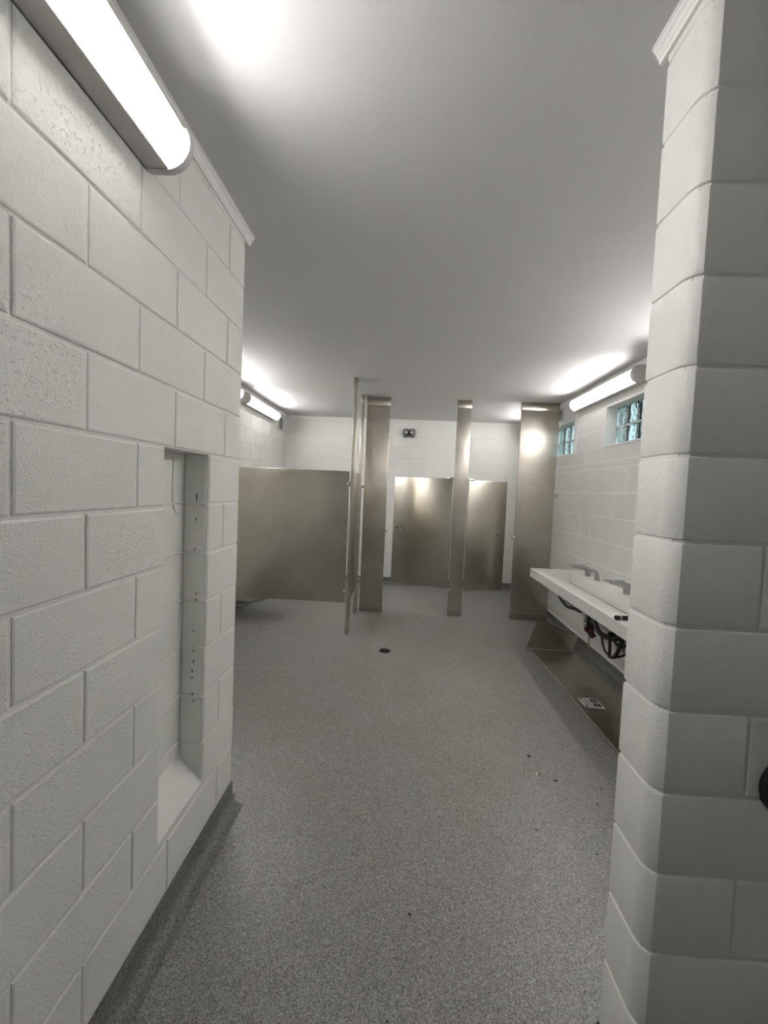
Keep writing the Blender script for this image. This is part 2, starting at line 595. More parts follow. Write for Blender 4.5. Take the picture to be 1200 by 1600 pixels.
# glass block windows
for i, (y0, y1, z0, z1) in enumerate(WIN):
    fr = B()
    t = 0.012
    add_box(fr, XRR-0.006, XRR+0.11, y0-0.001, y0+t, z0, z1, 0.002, 1)
    add_box(fr, XRR-0.006, XRR+0.11, y1-t, y1+0.001, z0, z1, 0.002, 1)
    add_box(fr, XRR-0.010, XRR+0.11, y0-0.012, y1+0.012, z0-0.004, z0+t, 0.002, 1)
    add_box(fr, XRR-0.006, XRR+0.11, y0, y1, z1-t, z1+0.002, 0.002, 1)
    w = structure(obj('window_%d' % (i+1), fr, M['trim']))
    ny, nz = 4, 2
    by, bz = (y1-y0-2*t)/ny, (z1-z0-2*t)/nz
    gm = None
    mb = B()
    for a in range(1, ny):
        add_box(mb, XRR+0.108, XRR+0.17, y0+t+a*by-0.005, y0+t+a*by+0.005, z0+t, z1-t)
    for a in range(1, nz):
        add_box(mb, XRR+0.108, XRR+0.17, y0+t, y1-t, z0+t+a*bz-0.005, z0+t+a*bz+0.005)
    obj('mortar_grid', mb, M['trim'], w)
    for a in range(ny):
        for c in range(nz):
            if gm is None:
                o = obj('glass_block', box(-0.04, 0.04, -by/2+0.005, by/2-0.005, -bz/2+0.005, bz/2-0.005, bevel=0.012, seg=3), M['glass'], w, smooth=True)
                gm = o.data
            else:
                o = obj('glass_block', gm, None, w)
            o.location = (XRR+0.14, y0+t+(a+0.5)*by, z0+t+(c+0.5)*bz)
# bright plaster jamb beside the far window
obj('casing', box(XRR-0.007, XRR+0.004, 4.965, 5.045, 2.13, 2.60, bevel=0.002, seg=1), M['trim'], bpy.data.objects['window_2'])

# cove bases
def cove(name, path, n_out, ends=0.0):
    """path: (p0, p1) along the wall foot; n_out: unit vector into the room."""
    p0, p1 = Vector((*path[0], 0)), Vector((*path[1], 0))
    n = Vector((*n_out, 0))
    prof = [(-0.004, 0.113), (0.003, 0.113), (0.004, 0.055)]
    for i in range(7):
        a = math.radians(90*i/6)
        prof.append((0.004+0.048*(1-math.cos(a)), 0.055-0.0525*math.sin(a)))
    prof += [(0.060, 0.0012), (0.066, 0.0003), (-0.004, 0.0003)]
    loops = [[tuple(p + n*d + Vector((0, 0, z))) for d, z in prof] for p in (p0, p1)]
    return structure(obj(name, loft(B(), loops), M['cove'], smooth=True))
cove('baseboard_left', ((XL, -1.4), (XL, Y_LEND+0.004)), (1, 0))
cove('baseboard_left_end', ((XL+0.004, Y_LEND), (-2.05, Y_LEND)), (0, 1))
cove('baseboard_right_end', ((XS, Y_S0-0.004), (XS, Y_S1+0.004)), (-1, 0))
cove('baseboard_right', ((XS-0.004, Y_S0), (2.2, Y_S0)), (0, -1))
cove('baseboard_right_rear', ((XS-0.004, Y_S1), (2.0, Y_S1)), (0, 1))
cove('baseboard_far_left', ((XRL, Y_LEND), (XRL, YB)), (1, 0))
cove('baseboard_back', ((XRL, YB), (XRR, YB)), (0, -1))
cove('baseboard_far_right', ((XRR, Y_S1), (XRR, YB)), (-1, 0))
bm = tube(B(), [(XRR-0.003, Y_S1+0.01, 0.116), (XRR-0.003, YB-0.02, 0.116)], 0.008, 8, curve=False)
structure(obj('trim_1', bm, M['trim'], smooth=True))

# crown mouldings
def crown(name, p0, p1, n_out, h=0.042, d=0.03):
    p0, p1 = Vector((*p0, H)), Vector((*p1, H))
    n = Vector((*n_out, 0))
    prof = [(-0.002, -h), (d*0.30, -h), (d*0.36, -h*0.74), (d*0.45, -h*0.70), (d*0.62, -h*0.45), (d*0.84, -h*0.30), (d*0.88, -h*0.18), (d, -h*0.16), (d, -0.0005), (-0.002, -0.0005)]
    loops = [[tuple(p + n*a + Vector((0, 0, z))) for a, z in prof] for p in (p0, p1)]
    return structure(obj(name, loft(B(), loops), M['trim']))
crown('trim_2', (XL, -1.4), (XL, Y_LEND+0.035), (1, 0))
crown('trim_3', (XS, -0.0+Y_S0), (XS, Y_S1+0.02), (-1, 0))
crown('trim_4', (XRL, YB), (XRR, YB), (0, -1))
crown('trim_5', (XRL, Y_LEND), (XRL, YB), (1, 0))
crown('trim_6', (XRR, Y_S1), (XRR, YB), (-1, 0))
crown('trim_7', (XS+0.034, Y_S0), (2.2, Y_S0), (0, -1))

# ------------------------------------------------------------------ wall lights
def wall_light(label, xw, sgn, y0, y1, zc, group):
    t = thing('wall_light', label, 'light', (xw, (y0+y1)/2, zc), 0, group)
    L = (y1-y0)/2
    P = lambda d, z: (sgn*d, z)
    arc = lambda d0, rd, rz, n=16: [P(d0+rd*math.cos(math.radians(a)), rz*math.sin(math.radians(a))) for a in [-90+180*i/n for i in range(n+1)]]
    el = lambda dg, k=1.0: P(0.062+0.062*k*math.cos(math.radians(dg)), 0.063*k*math.sin(math.radians(dg)))
    hs = [P(0.001, -0.070), P(0.056, -0.070), P(0.060, -0.066), P(0.060, 0.062)] + [el(g, 0.985) for g in (88, 75, 62, 50, 40)] + [el(g, 1.05) for g in (38, 50, 62, 74, 84)] + [P(0.056, 0.070), P(0.001, 0.070)]
    obj('housing', extrude_poly(hs, -L+0.012, L-0.012, 'Y'), M['housing'], t)
    ln = [P(0.062, -0.062)] + [el(g, 0.98) for g in range(-84, 33, 7)] + [el(38, 0.98)]
    sheet = [[(u, y, v) for u, v in ln] for y in (-L+0.012, L-0.012)]
    bm = B()
    R = [[bm.verts.new(p) for p in row] for row in sheet]
    for j in range(len(ln)-1):
        bm.faces.new((R[0][j], R[0][j+1], R[1][j+1], R[1][j]))
    obj('lens', bm, M['lens_' + ('far' if group else 'near')], t, smooth=True)
    bm = B()
    add_box(bm, min(sgn*.0602, sgn*.063), max(sgn*.0602, sgn*.063), -L+0.014, L-0.014, -0.058, 0.058)
    obj('led_strip', bm, M['led_' + ('far' if group else 'near')], t)
    bm = B()
    for s in (-1,):
        add_box(bm, min(sgn*.052, sgn*.0665), max(sgn*.052, sgn*.0665), -L+0.012, L-0.012, s*0.0675-0.003, s*0.0675+0.003, 0.001, 1)
    obj('lens_retainer', bm, M['housing'], t)
    full = [P(0.001, -0.072)] + arc(0.060, 0.072, 0.074) + [P(0.001, 0.072)]
    small = [P(0.004, -0.064)] + arc(0.056, 0.060, 0.064) + [P(0.004, 0.064)]
    for s in (-1, 1):
        loops = []
        for pts, y in ((full, L-0.030), (full, L-0.006), (small, L)):
            loops.append([(u, s*y, v) for u, v in pts])
        obj('end_cap', loft(B(), loops), M['endcap'], t, smooth=True)
    return t
LG = 'tube lights along the far room walls'
wall_light('nearest and largest tube wall light, high on the left block wall, dark metal underside', XL, 1, 0.500, 1.272, 2.615, None)
wall_light('lit tube light on the far left wall, between the wall end and the vent', XRL, 1, 5.10, 6.385, 2.680, LG)
wall_light('tube light mostly hidden behind the left wall end, only its tip showing', XRL, 1, 3.62, 4.90, 2.680, LG)
wall_light('lit tube light above the glass block window, over the white sink', XRR, -1, 3.62, 4.945, 2.690, LG)
wall_light('added unseen tube light above the near end of the sink, behind the block stub', XRR, -1, 1.80, 3.12, 2.690, LG)  # assumed lamp, added out of view to brighten the left wall
wall_light('tube light behind the rightmost tall pilaster, only a glint showing at its edge', XRR, -1, 5.50, 6.66, 2.680, LG)

# ------------------------------------------------------------------ toilet stalls
TH = 0.032
ZT = 1.808
def pilaster(label, x0, x1, y0, y1, clips=()):
    t = thing('stall_pilaster', label, 'pilaster', ((x0+x1)/2, (y0+y1)/2, 0), 0, 'floor to ceiling stall pilasters')
    hx, hy = (x1-x0)/2, (y1-y0)/2
    obj('post', box(-hx, hx, -hy, hy, 0.02, H-0.02, bevel=0.004), M['steel_v'], t, smooth=True)
    e = 0.004
    obj('floor_shoe', box(-hx-e, hx+e, -hy-e, hy+e, 0.0, 0.085, bevel=0.003), M['shoe'], t, smooth=True)
    obj('ceiling_shoe', box(-hx-e, hx+e, -hy-e, hy+e, H-0.105, H, bevel=0.003), M['shoe'], t, smooth=True)
    for (cx_, cy_, cz_, wx, wy, wz, nm) in clips:
        obj(nm, box(cx_-wx/2, cx_+wx/2, cy_-wy/2, cy_+wy/2, cz_-wz/2, cz_+wz/2, bevel=0.004), M['chrome'], t, smooth=True)
    return t
hxB, hxC, hxD = 0.1515, 0.0865, 0.242
pilaster('narrow edge-on pilaster at the end of the left stall panel, nearest of all', -0.572, -0.538, 4.535, 4.675)
pilaster('edge-on pilaster just behind the nearest one, beside the wide left pilaster', -0.572, -0.538, 5.325, 5.452,
         [(0.030, 0.05, 1.652, 0.03, 0.03, 0.045, 'clip'), (0.030, 0.05, 0.42, 0.03, 0.03, 0.045, 'clip')])
pilaster('wide pilaster left of the stall door with the lever latch', -0.507, -0.205, YP, YP+TH, [(hxB+0.010, -0.012, 1.077, 0.024, 0.03, 0.035, 'keeper')])
pilaster('narrow pilaster between the two open stall doors', 0.664, 0.842, YP, YP+TH,
         [(-hxC+0.008, -0.017, ZT+0.005, 0.024, 0.026, 0.042, 'hinge_bracket'), (hxC-0.008, -0.017, ZT-0.005, 0.024, 0.026, 0.042, 'hinge_bracket'),
          (-hxC+0.008, -0.017, 0.335, 0.024, 0.026, 0.042, 'hinge_bracket'), (hxC-0.008, -0.017, 0.325, 0.024, 0.026, 0.042, 'hinge_bracket')])
pilaster('widest pilaster at the right wall, beside the white sink', 1.478, 1.956, YP, YP+TH,
         [(-hxD-0.008, -0.010, 1.073, 0.045, 0.03, 0.028, 'keeper'), (hxD+0.018, -0.006, 1.635, 0.06, 0.035, 0.06, 'wall_bracket')])

def latch_parts(t, x, z, front, lever):
    y = front*0.0127
    bm = lathe(B(), [(0.0, 0), (0.028, 0), (0.028, front*0.006), (0.022, front*0.012), (0.0, front*0.012)], 20, (x, y, z), 'Y')
    lt = obj('latch_plate', bm, M['pewter'], t, smooth=True)
    if lever:
        bm = loft(B(), [[(x+u*0.5, y+front*(0.012+0.018*k), z+v) for u, v in ((-.018, -.014), (.018, -.014), (.018, .014), (-.018, .014))] for k in (0, 1)])
        obj('lever_boss', bm, M['chrome'], lt)
        bm = tube(B(), [(x+.004, y+front*.034, z-.062), (x+.002, y+front*.038, z-.03), (x, y+front*.034, z), (x-.002, y+front*.042, z+.035), (x-.004, y+front*.040, z+.068)], lambda u: 0.008+0.007*u, 10)
        obj('lever', bm, M['chrome'], lt, smooth=True)
    return lt
def door(label, hinge, free, front, length_z, lever, group='stall doors'):
    dx, dy = free[0]-hinge[0], free[1]-hinge[1]
    L = math.hypot(dx, dy)
    t = thing('stall_door', label, 'door', (hinge[0], hinge[1], 0), math.atan2(dy, dx), group)
    obj('leaf', box(0.006, L, -0.0125, 0.0125, length_z[0], length_z[1], bevel=0.005), M['steel'], t, smooth=True)
    latch_parts(t, L-0.15 if lever else L-0.10, 1.11, front, lever)
    if lever:
        bm = lathe(B(), [(0, 0), (0.013, 0), (0.013, front*0.006), (0, front*0.006)], 14, (L-0.065, front*0.0127, 1.10), 'Y')
        obj('bumper', bm, M['darkplastic'], t, smooth=True)
    for z, s in ((length_z[1], 1), (length_z[0], -1)):
        obj('hinge', box(0.004, 0.085, -0.016, 0.016, z-0.012, z+0.012, bevel=0.004), M['chrome'], t, smooth=True)
    return t
door('stall door standing ajar, with chrome lever latch, left of the narrow pilaster', (0.657, 5.462), (-0.108, 5.86), 1, (0.352, ZT), True)
door('narrower stall door standing ajar, right of the narrow pilaster', (0.849, 5.462), (1.392, 5.625), -1, (0.336, ZT-0.012), False)
door('closed stall door seen nearly edge-on between the two edge-on pilasters', (-0.555, 4.677), (-0.555, 5.322), -1, (0.360, ZT), False)

t = thing('stall_divider', 'broad brushed steel stall divider at left, reaching behind the block wall', 'partition', (-1.315, 4.556, 0))
obj('panel', box(-0.728, 0.728, -0.0125, 0.0125, 0.350, ZT, bevel=0.006), M['steel'], t, smooth=True)
for z in (1.67, 0.47):
    obj('clip', box(0.700, 0.741, -0.026, 0.018, z-0.028, z+0.028, bevel=0.005), M['chrome'], t, smooth=True)
bm = lathe(B(), [(0, 0), (0.012, 0), (0.010, -0.006), (0, -0.006)], 12, (0.58, -0.0125, 1.74), 'Y')
obj('coat_hook_stud', bm, M['pewter'], t, smooth=True)

# wall hung toilet under / behind the stall panel
t = thing('toilet', 'white wall-hung toilet glimpsed under the left stall panel', 'toilet', (XRL, 5.03, -0.05))
secs = []
for x, zb, zt, hw in ((0.0, 0.215, 0.40, 0.10), (0.10, 0.205, 0.40, 0.13), (0.22, 0.205, 0.40, 0.165), (0.34, 0.225, 0.40, 0.18), (0.46, 0.275, 0.40, 0.17), (0.55, 0.335, 0.40, 0.13), (0.60, 0.375, 0.40, 0.06)):
    loop = []
    for i in range(20):
        a = 2*math.pi*i/20
        yy = hw*math.cos(a)
        zz = (zb+zt)/2 + (zt-zb)/2*math.sin(a) if math.sin(a) < 0 else zt - (zt-zb)/2*(1-math.sin(a))*1.0
        loop.append((x, yy, zz))
    secs.append(loop)
obj('bowl', loft(B(), secs), M['porcelain'], t, smooth=True)
for s in (-1, 1):
    bm = tube(B(), [(0.03, s*0.135, 0.24), (0.12, s*0.152, 0.205), (0.22, s*0.16, 0.21), (0.27, s*0.165, 0.25)], 0.016, 8)
    obj('trapway', bm, M['greyplastic'], t, smooth=True)
seat = B()
tor = []
for i in range(28):
    a = 2*math.pi*i/28
    c_ = Vector((0.33+0.255*math.cos(a), 0.155*math.sin(a), 0.415))
    n_ = Vector((math.cos(a), math.sin(a), 0))
    tor.append([tuple(c_ + n_*u + Vector((0, 0, v))) for u, v in ((-.03, -.012), (.03, -.012), (.03, .008), (.015, .014), (-.015, .014), (-.03, .008))])
R = [[seat.verts.new(p) for p in s] for s in tor]
for i in range(28):
    a, b_ = R[i], R[(i+1) % 28]
    for j in range(6):
        seat.faces.new((a[j], a[(j+1) % 6], b_[(j+1) % 6], b_[j]))
bmesh.ops.recalc_face_normals(seat, faces=seat.faces[:])
obj('seat', seat, M['darkplastic'], t, smooth=True)
bm = lathe(B(), [(0, 0), (0.045, 0), (0.045, 0.008), (0.026, 0.014), (0.026, 0.1), (0.0, 0.1)], 18, (0.0, 0, 0.62), 'X')
obj('flush_valve', tube(bm, [(0.09, 0, 0.62), (0.10, 0, 0.55), (0.10, 0, 0.40)], 0.02, 10), M['chrome'], t, smooth=True)

# ------------------------------------------------------------------ back wall unit and vent
t = thing('emergency_light', 'dark four-lobed twin-lamp emergency unit high on the back wall', 'light', (0.066, YB, 2.594))
def lobed(k, y, n=56, hw=.104, hh=.080):
    """outline with four rounded corner lobes and a waist at top and bottom"""
    pts = []
    for i in range(n):
        a = 2*math.pi*i/n
        c_, s_ = math.cos(a), math.sin(a)
        x = math.copysign(abs(c_)**0.55, c_)
        z = math.copysign(abs(s_)**0.55, s_)
        z *= 1 - 0.20*math.exp(-(x/0.38)**2)
        x *= 1 - 0.07*math.exp(-(z/0.35)**2)
        pts.append((hw*k*x, y, hh*k*z))
    return pts
obj('base', loft(B(), [lobed(.96, 0), lobed(1.0, -.012), lobed(1.0, -.030), lobed(.93, -.040)]), M['darkplastic'], t, smooth=True)
obj('face_plate', loft(B(), [lobed(.86, -.038), lobed(.83, -.047), lobed(.76, -.050)]), M['greyplastic'], t, smooth=True)
obj('inner_bezel', loft(B(), [lobed(.66, -.048), lobed(.63, -.056), lobed(.58, -.058)]), M['darkplastic'], t, smooth=True)
for s_ in (-1, 1):
    hd = obj('lamp_head', lathe(B(), [(0, -.050), (0.020, -.052), (0.026, -.060), (0.025, -.076), (0.020, -.080), (0, -.079)], 20, (s_*.044, 0, .006), 'Y'), M['greyplastic'], t, smooth=True)
    obj('lamp_lens', lathe(B(), [(0, -.078), (0.016, -.0805), (0.010, -.085), (0, -.087)], 16, (s_*.044, 0, .006), 'Y'), M['label'], hd, smooth=True)
obj('sensor', box(-.020, .020, -.072, -.050, -.016, .024, bevel=0.006), M['black'], t, smooth=True)
obj('visor', box(-.064, .064, -.066, -.048, -.040, -.026, bevel=0.005), M['black'], t, smooth=True)

t = thing('wall_vent', 'small louvred vent in a white frame on the far left wall near the corner', 'vent', (XRL, 6.80, 2.632))
bm = B()
for a in ((-.15, -.115, -.125, .125), (.115, .15, -.125, .125), (-.15, .15, .095, .125), (-.15, .15, -.125, -.095)):
    add_box(bm, 0.0, 0.016, a[0], a[1], a[2], a[3], 0.003, 1)
obj('frame', bm, M['trim'], t)
obj('backing', box(0.0005, 0.003, -.12, .12, -.1, .1), M['louvre'], t)
sl = None
for i in range(9):
    z = -.085+i*.0212
    if sl is None:
        o = obj('slat', extrude_poly([(0.004, -.004), (0.014, -.012), (0.0155, -.0105), (0.0055, -.0025)], -.116, .116, 'Y'), M['louvre'], t)
        sl = o.data
    else:
        o = obj('slat', sl, None, t)
    o.location = (0, 0, z+.006)

# ------------------------------------------------------------------ trough sink
t = thing('sink', 'long white trough sink mounted on the right block wall', 'sink', (XRR, 3.5, 0.83))
S = lambda x, z: (x-XRR, z-0.83)
prof = [S(1.452, 0.737), S(1.450, 0.741), S(1.450, 0.826), S(1.454, 0.83), S(1.476, 0.83), S(1.482, 0.827), S(1.846, 0.706), S(1.852, 0.698), S(1.862, 0.700), S(1.866, 0.826), S(1.870, 0.83), S(2.002, 0.83), S(2.002, 0.70), S(1.90, 0.665), S(1.80, 0.665), S(1.52, 0.737)]
bm = extrude_poly(prof, 2.36-3.5, 4.575-3.5, 'Y')
endp = [S(1.452, 0.737), S(1.450, 0.741), S(1.450, 0.826), S(1.454, 0.83), S(2.002, 0.83), S(2.002, 0.70), S(1.90, 0.665), S(1.80, 0.665), S(1.52, 0.737)]
extrude_poly(endp, 4.5745-3.5, 4.625-3.5, 'Y', bm)
extrude_poly(endp, 2.31-3.5, 2.3605-3.5, 'Y', bm)
obj('basin', bm, M['sink'], t)
obj('drain_slot', box(1.847-XRR, 1.861-XRR, 2.40-3.5, 4.55-3.5, 0.7005-0.83, 0.7062-0.83), M['greyplastic'], t)
def rrect(c, ax, ay, w, h, n=3):
    """rounded rectangle loop about c in the plane ax, ay"""
    c, ax, ay = Vector(c), Vector(ax).normalized(), Vector(ay).normalized()
    r = min(w, h)*0.32
    out = []
    for qx, qy, a0_ in ((1, 1, 0), (-1, 1, 90), (-1, -1, 180), (1, -1, 270)):
        for i in range(n+1):
            a = math.radians(a0_+90*i/n)
            out.append(tuple(c + ax*(qx*(w/2-r)+r*math.cos(a)) + ay*(qy*(h/2-r)+r*math.sin(a))))
    return out
def faucet(y, label):
    t = thing('faucet', label, 'faucet', (1.93, y, 0.83), 0, 'flat-headed sensor faucets')
    obj('post', loft(B(), [rrect((0.006, 0, 0), (1, 0, 0), (0, 1, 0), .052, .066), rrect((0.006, 0, .006), (1, 0, 0), (0, 1, 0), .046, .060), rrect((0.0, 0, .05), (1, 0, 0), (0, 1, 0), .042, .056), rrect((-0.008, 0, .075), (1, 0, 0), (0, 1, 0), .042, .056)]), M['pewter'], t, smooth=True)
    hd = obj('head', loft(B(), [rrect((.034, 0, .052), (0, 1, 0), (0, 0, 1), .052, .016), rrect((.012, 0, .068), (0, 1, 0), (0, 0, 1), .072, .050), rrect((-.045, 0, .083), (0, 1, 0), (0, 0, 1), .096, .050), rrect((-.11, 0, .094), (0, 1, 0), (0, 0, 1), .092, .032), rrect((-.165, 0, .103), (0, 1, 0), (0, 0, 1), .066, .016), rrect((-.188, 0, .107), (0, 1, 0), (0, 0, 1), .036, .008)]), M['pewter'], t, smooth=True)
    obj('sensor_window', loft(B(), [rrect((-.062+dx, 0, .1095+dz), (0, 1, 0), (1, 0, .05), .046, .075) for dx, dz in ((0, 0), (0, .004))]), M['greyplastic'], hd)
    obj('spray_outlet', lathe(B(), [(0, -.012), (.011, -.012), (.013, 0), (0, 0)], 14, (-.13, 0, .092), 'Z'), M['darkplastic'], hd, smooth=True)
faucet(4.315, 'flat-headed grey faucet at the far end of the white sink')
faucet(3.568, 'flat-headed grey faucet on the sink, nearest, half behind the block corner')
t = thing('soap_spout', 'grey gooseneck soap spout between the two flat faucets on the sink', 'soap dispenser', (1.925, 4.105, 0.83))
path = [(0.010, 0, 0), (0.006, 0, .03), (0.0, 0, .062), (-.016, 0, .085), (-.045, 0, .095), (-.10, 0, .098)]
ps = catmull(path, 5)
secs = []
for i, p in enumerate(ps):
    d = (ps[min(i+1, len(ps)-1)]-ps[max(i-1, 0)]).normalized()
    nrm = Vector((0, 1, 0)).cross(d)
    k_ = i/(len(ps)-1)
    secs.append(rrect(p, (0, 1, 0), nrm, .052-.014*k_, .042-.016*k_))
obj('spout', loft(B(), secs), M['pewter'], t, smooth=True)
obj('collar', loft(B(), [rrect((.011, 0, z), (1, 0, 0), (0, 1, 0), .044, .050) for z in (0, .006)]), M['pewter'], t)
obj('nozzle', lathe(B(), [(0, -.012), (.007, -.012), (.008, 0), (0, 0)], 12, (-.095, 0, .092), 'Z'), M['darkplastic'], t, smooth=True)

# small black fitting left on the rim
t = thing('pipe_fitting', 'short black ribbed pipe fitting lying on the front rim of the sink', 'fitting', (1.462, 2.775, 0.847))
bm = lathe(B(), [(0, -.022), (.013, -.022), (.0165, -.017), (.0165, -.004), (.014, -.002), (.014, .028), (.0165, .03), (.0165, .075), (.014, .08), (0, .08)], 18, (0, 0, 0), 'X')
obj('body', bm, M['iron'], t, smooth=True)
obj('ring', lathe(B(), [(.0145, .006), (.0172, .008), (.0172, .016), (.0145, .018)], 18, (0, 0, 0), 'X'), M['greyplastic'], t, smooth=True)

# plumbing below the sink
PX = 1.88
t = thing('drain_hose', 'black sagging drain hose hanging under the far end of the sink', 'hose', (1.80, 4.4, 0.66))
o_ = Vector((1.80, 4.4, 0.66))
q = lambda P: [Vector(p)-o_ for p in P]
obj('hose', tube(B(), q([(1.80, 4.60, 0.659), (1.80, 4.655, 0.53), (1.80, 4.56, 0.487), (1.80, 4.44, 0.470), (1.80, 4.27, 0.497), (1.80, 4.10, 0.52), (1.80, 4.00, 0.60), (1.80, 3.98, 0.659)]), 0.017, 10), M['black'], t, smooth=True)
obj('thin_line', tube(B(), q([(1.80, 4.53, 0.659), (1.80, 4.51, 0.525), (1.80, 4.41, 0.513), (1.80, 4.30, 0.520), (1.80, 4.20, 0.60), (1.80, 4.19, 0.659)]), 0.007, 8), M['black'], t, smooth=True)

t = thing('sink_plumbing', 'tangle of black hoses and red-handled mixing valve under the sink', 'plumbing', (PX, 4.05, 0.46))
o_ = Vector((PX, 4.05, 0.46))
bm = tube(B(), q([(PX, 4.115, 0.659), (PX, 4.105, 0.52), (PX, 4.11, 0.40), (PX, 4.07, 0.32), (PX, 4.03, 0.35)]), lambda u: 0.012+0.016*u, 10)
tube(bm, q([(PX, 4.0, 0.659), (PX, 4.0, 0.50), (PX, 4.02, 0.40), (PX, 4.05, 0.35)]), 0.022, 10)
tube(bm, q([(PX+.02, 4.06, 0.659), (PX+.02, 4.06, 0.44)]), 0.02, 10, curve=False)
obj('valve_body', bm, M['black'], t, smooth=True)
bm = lathe(B(), [(0, -.03), (.024, -.03), (.028, -.012), (.028, .012), (.02, .03), (0, .03)], 14, tuple(Vector((PX-.03, 4.04, 0.365))-o_), 'X')
obj('handle', bm, M['red'], t, smooth=True)
bm = B()
for dy, dz in ((0, .02), (-.035, -.005), (0, -.03)):
    add_box(bm, PX-.05-o_.x, PX-.02-o_.x, 3.95+dy-.022-o_.y, 3.95+dy+.022-o_.y, .355+dz-.014-o_.z, .355+dz+.014-o_.z, 0.005, 1)
obj('handle', bm, M['red'], t, smooth=True)
bm = tube(B(), q([(PX, 4.173, 0.50), (PX, 4.173, 0.448), (PX, 4.181, 0.397), (PX, 4.218, 0.381)]), 0.005, 6)
tube(bm, q([(PX, 4.206, 0.357), (PX, 4.16, 0.362), (PX, 4.09, 0.376)]), 0.005, 6)
tube(bm, q([(PX, 4.173, 0.50), (PX, 4.172, 0.659)]), 0.005, 6)
obj('wire', bm, M['iron'], t, smooth=True)
bm = tube(B(), q([(PX-.01, 4.055, 0.335), (PX-.01, 4.052, 0.25), (PX-.01, 4.053, 0.215)]), 0.004, 6)
ch = obj('chain', bm, M['iron'], t, smooth=True)
bm = lathe(B(), [(0, -.004), (.014, -.004), (.027, -.002), (.027, .002), (.014, .004), (0, .004)], 6, tuple(Vector((PX-.01, 4.053, 0.198))-o_), 'X')
obj('brass_tag', bm, M['brass'], ch)

for P, r in (([(PX, 4.06, 0.659), (PX, 4.05, 0.52), (PX, 3.962, 0.433), (PX, 3.886, 0.393), (PX, 3.78, 0.391), (PX, 3.658, 0.413), (PX, 3.547, 0.457), (PX, 3.46, 0.52), (PX, 3.44, 0.659)], 0.024),
             ([(PX, 3.84, 0.41), (PX, 3.829, 0.368), (PX, 3.801, 0.307), (PX, 3.749, 0.263), (PX, 3.66, 0.255), (PX, 3.558, 0.287), (PX, 3.454, 0.344), (PX, 3.38, 0.42), (PX, 3.36, 0.659)], 0.010),
             ([(PX-.02, 3.65, 0.44), (PX-.02, 3.645, 0.403), (PX-.02, 3.636, 0.339), (PX-.02, 3.633, 0.268)], 0.013),
             ([(PX+.02, 3.66, 0.44), (PX+.02, 3.632, 0.395), (PX+.02, 3.57, 0.372), (PX+.02, 3.505, 0.392), (PX+.02, 3.45, 0.45), (PX+.02, 3.44, 0.659)], 0.010),
             ([(PX-.02, 3.44, 0.50), (PX-.02, 3.468, 0.444), (PX-.02, 3.495, 0.365), (PX-.02, 3.545, 0.295), (PX-.02, 3.60, 0.268), (PX-.02, 3.64, 0.262)], 0.016),
             ([(PX-.035, 3.40, 0.50), (PX-.03, 3.45, 0.41), (PX-.03, 3.50, 0.34), (PX-.03, 3.52, 0.30)], 0.014)):
    obj('hose', tube(B(), q(P), r, 9), M['black'], t, smooth=True)
obj('clamp', box(-.03, .03, -.415, -.375, -.04, .01, bevel=0.006), M['iron'], t, smooth=True)
obj('tailpiece', tube(B(), q([(PX+.05, 3.545, 0.659), (PX+.05, 3.54, 0.33)]), 0.019, 12, curve=False), M['chrome'], t, smooth=True)

# loose stainless shroud on the floor
t = thing('sink_shroud', 'loose stainless pipe shroud lying on the floor under the sink, end flap bent up', 'metal panel', (1.65, 3.4, 0))
o_ = Vector((1.65, 3.4, 0))
def plate(P, th, mat, name, parent):
    """thin solid from a planar polygon, thickness along its normal"""
    P = [Vector(p)-o_ for p in P]
    n_ = (P[1]-P[0]).cross(P[2]-P[0]).normalized()
    if n_.z < 0:
        n_ = -n_
    return obj(name, loft(B(), [[tuple(p) for p in P], [tuple(p+n_*th) for p in P]]), mat, parent)
pl = plate([(1.430, 4.34, 0.003), (1.462, 2.25, 0.003), (1.885, 2.25, 0.003), (1.870, 4.34, 0.003)], 0.004, M['steel_dull'], 'flat_sheet', t)
obj('edge_hem', tube(B(), q([(1.429, 4.34, 0.007), (1.461, 2.25, 0.007)]), 0.0055, 8, curve=False), M['shoe'], t, smooth=True)
plate([(1.366, 4.348, 0.036), (1.842, 4.345, 0.030), (1.935, 4.445, 0.150), (1.600, 4.505, 0.276), (1.520, 4.505, 0.282)], 0.004, M['steel_dull'], 'end_flap', t)
obj('flap_flange', loft(B(), [rrect(Vector(p)-o_, (0, 1, 0), (0, 0, 1), 0.016, .030) for p in ((1.360, 4.342, .027), (1.846, 4.339, .021))]), M['chrome'], t, smooth=True)
# printed white label on the sheet
lz = 0.0074
lb = plate([(1.492, 3.37, lz), (1.488, 3.22, lz), (1.640, 3.205, lz), (1.644, 3.362, lz)], 0.0008, M['label'], 'printed_label', t)
def lpt(u, v):  # u across (x), v along towards the camera
    return Vector((1.490+0.152*u, 3.366-0.150*v, lz+0.001))
def lquad(bm, u0, u1, v0, v1):
    vs = [bm.verts.new(lpt(a, b_)-o_) for a, b_ in ((u0, v0), (u1, v0), (u1, v1), (u0, v1))]
    f = bm.faces.new(vs)
bm = B()
for v0, v1 in ((0.10, 0.44), (0.55, 0.90)):
    u0, u1, um, vm = 0.56, 0.92, 0.74, (v0+v1)/2
    lquad(bm, u0, u1, v0, vm-0.05); lquad(bm, u0, u1, vm+0.05, v1)
    lquad(bm, u0, um-0.06, vm-0.05, vm+0.05); lquad(bm, um+0.06, u1, vm-0.05, vm+0.05)
lquad(bm, 0.06, 0.16, 0.06, 0.17)
lquad(bm, 0.06, 0.20, 0.82, 0.94)
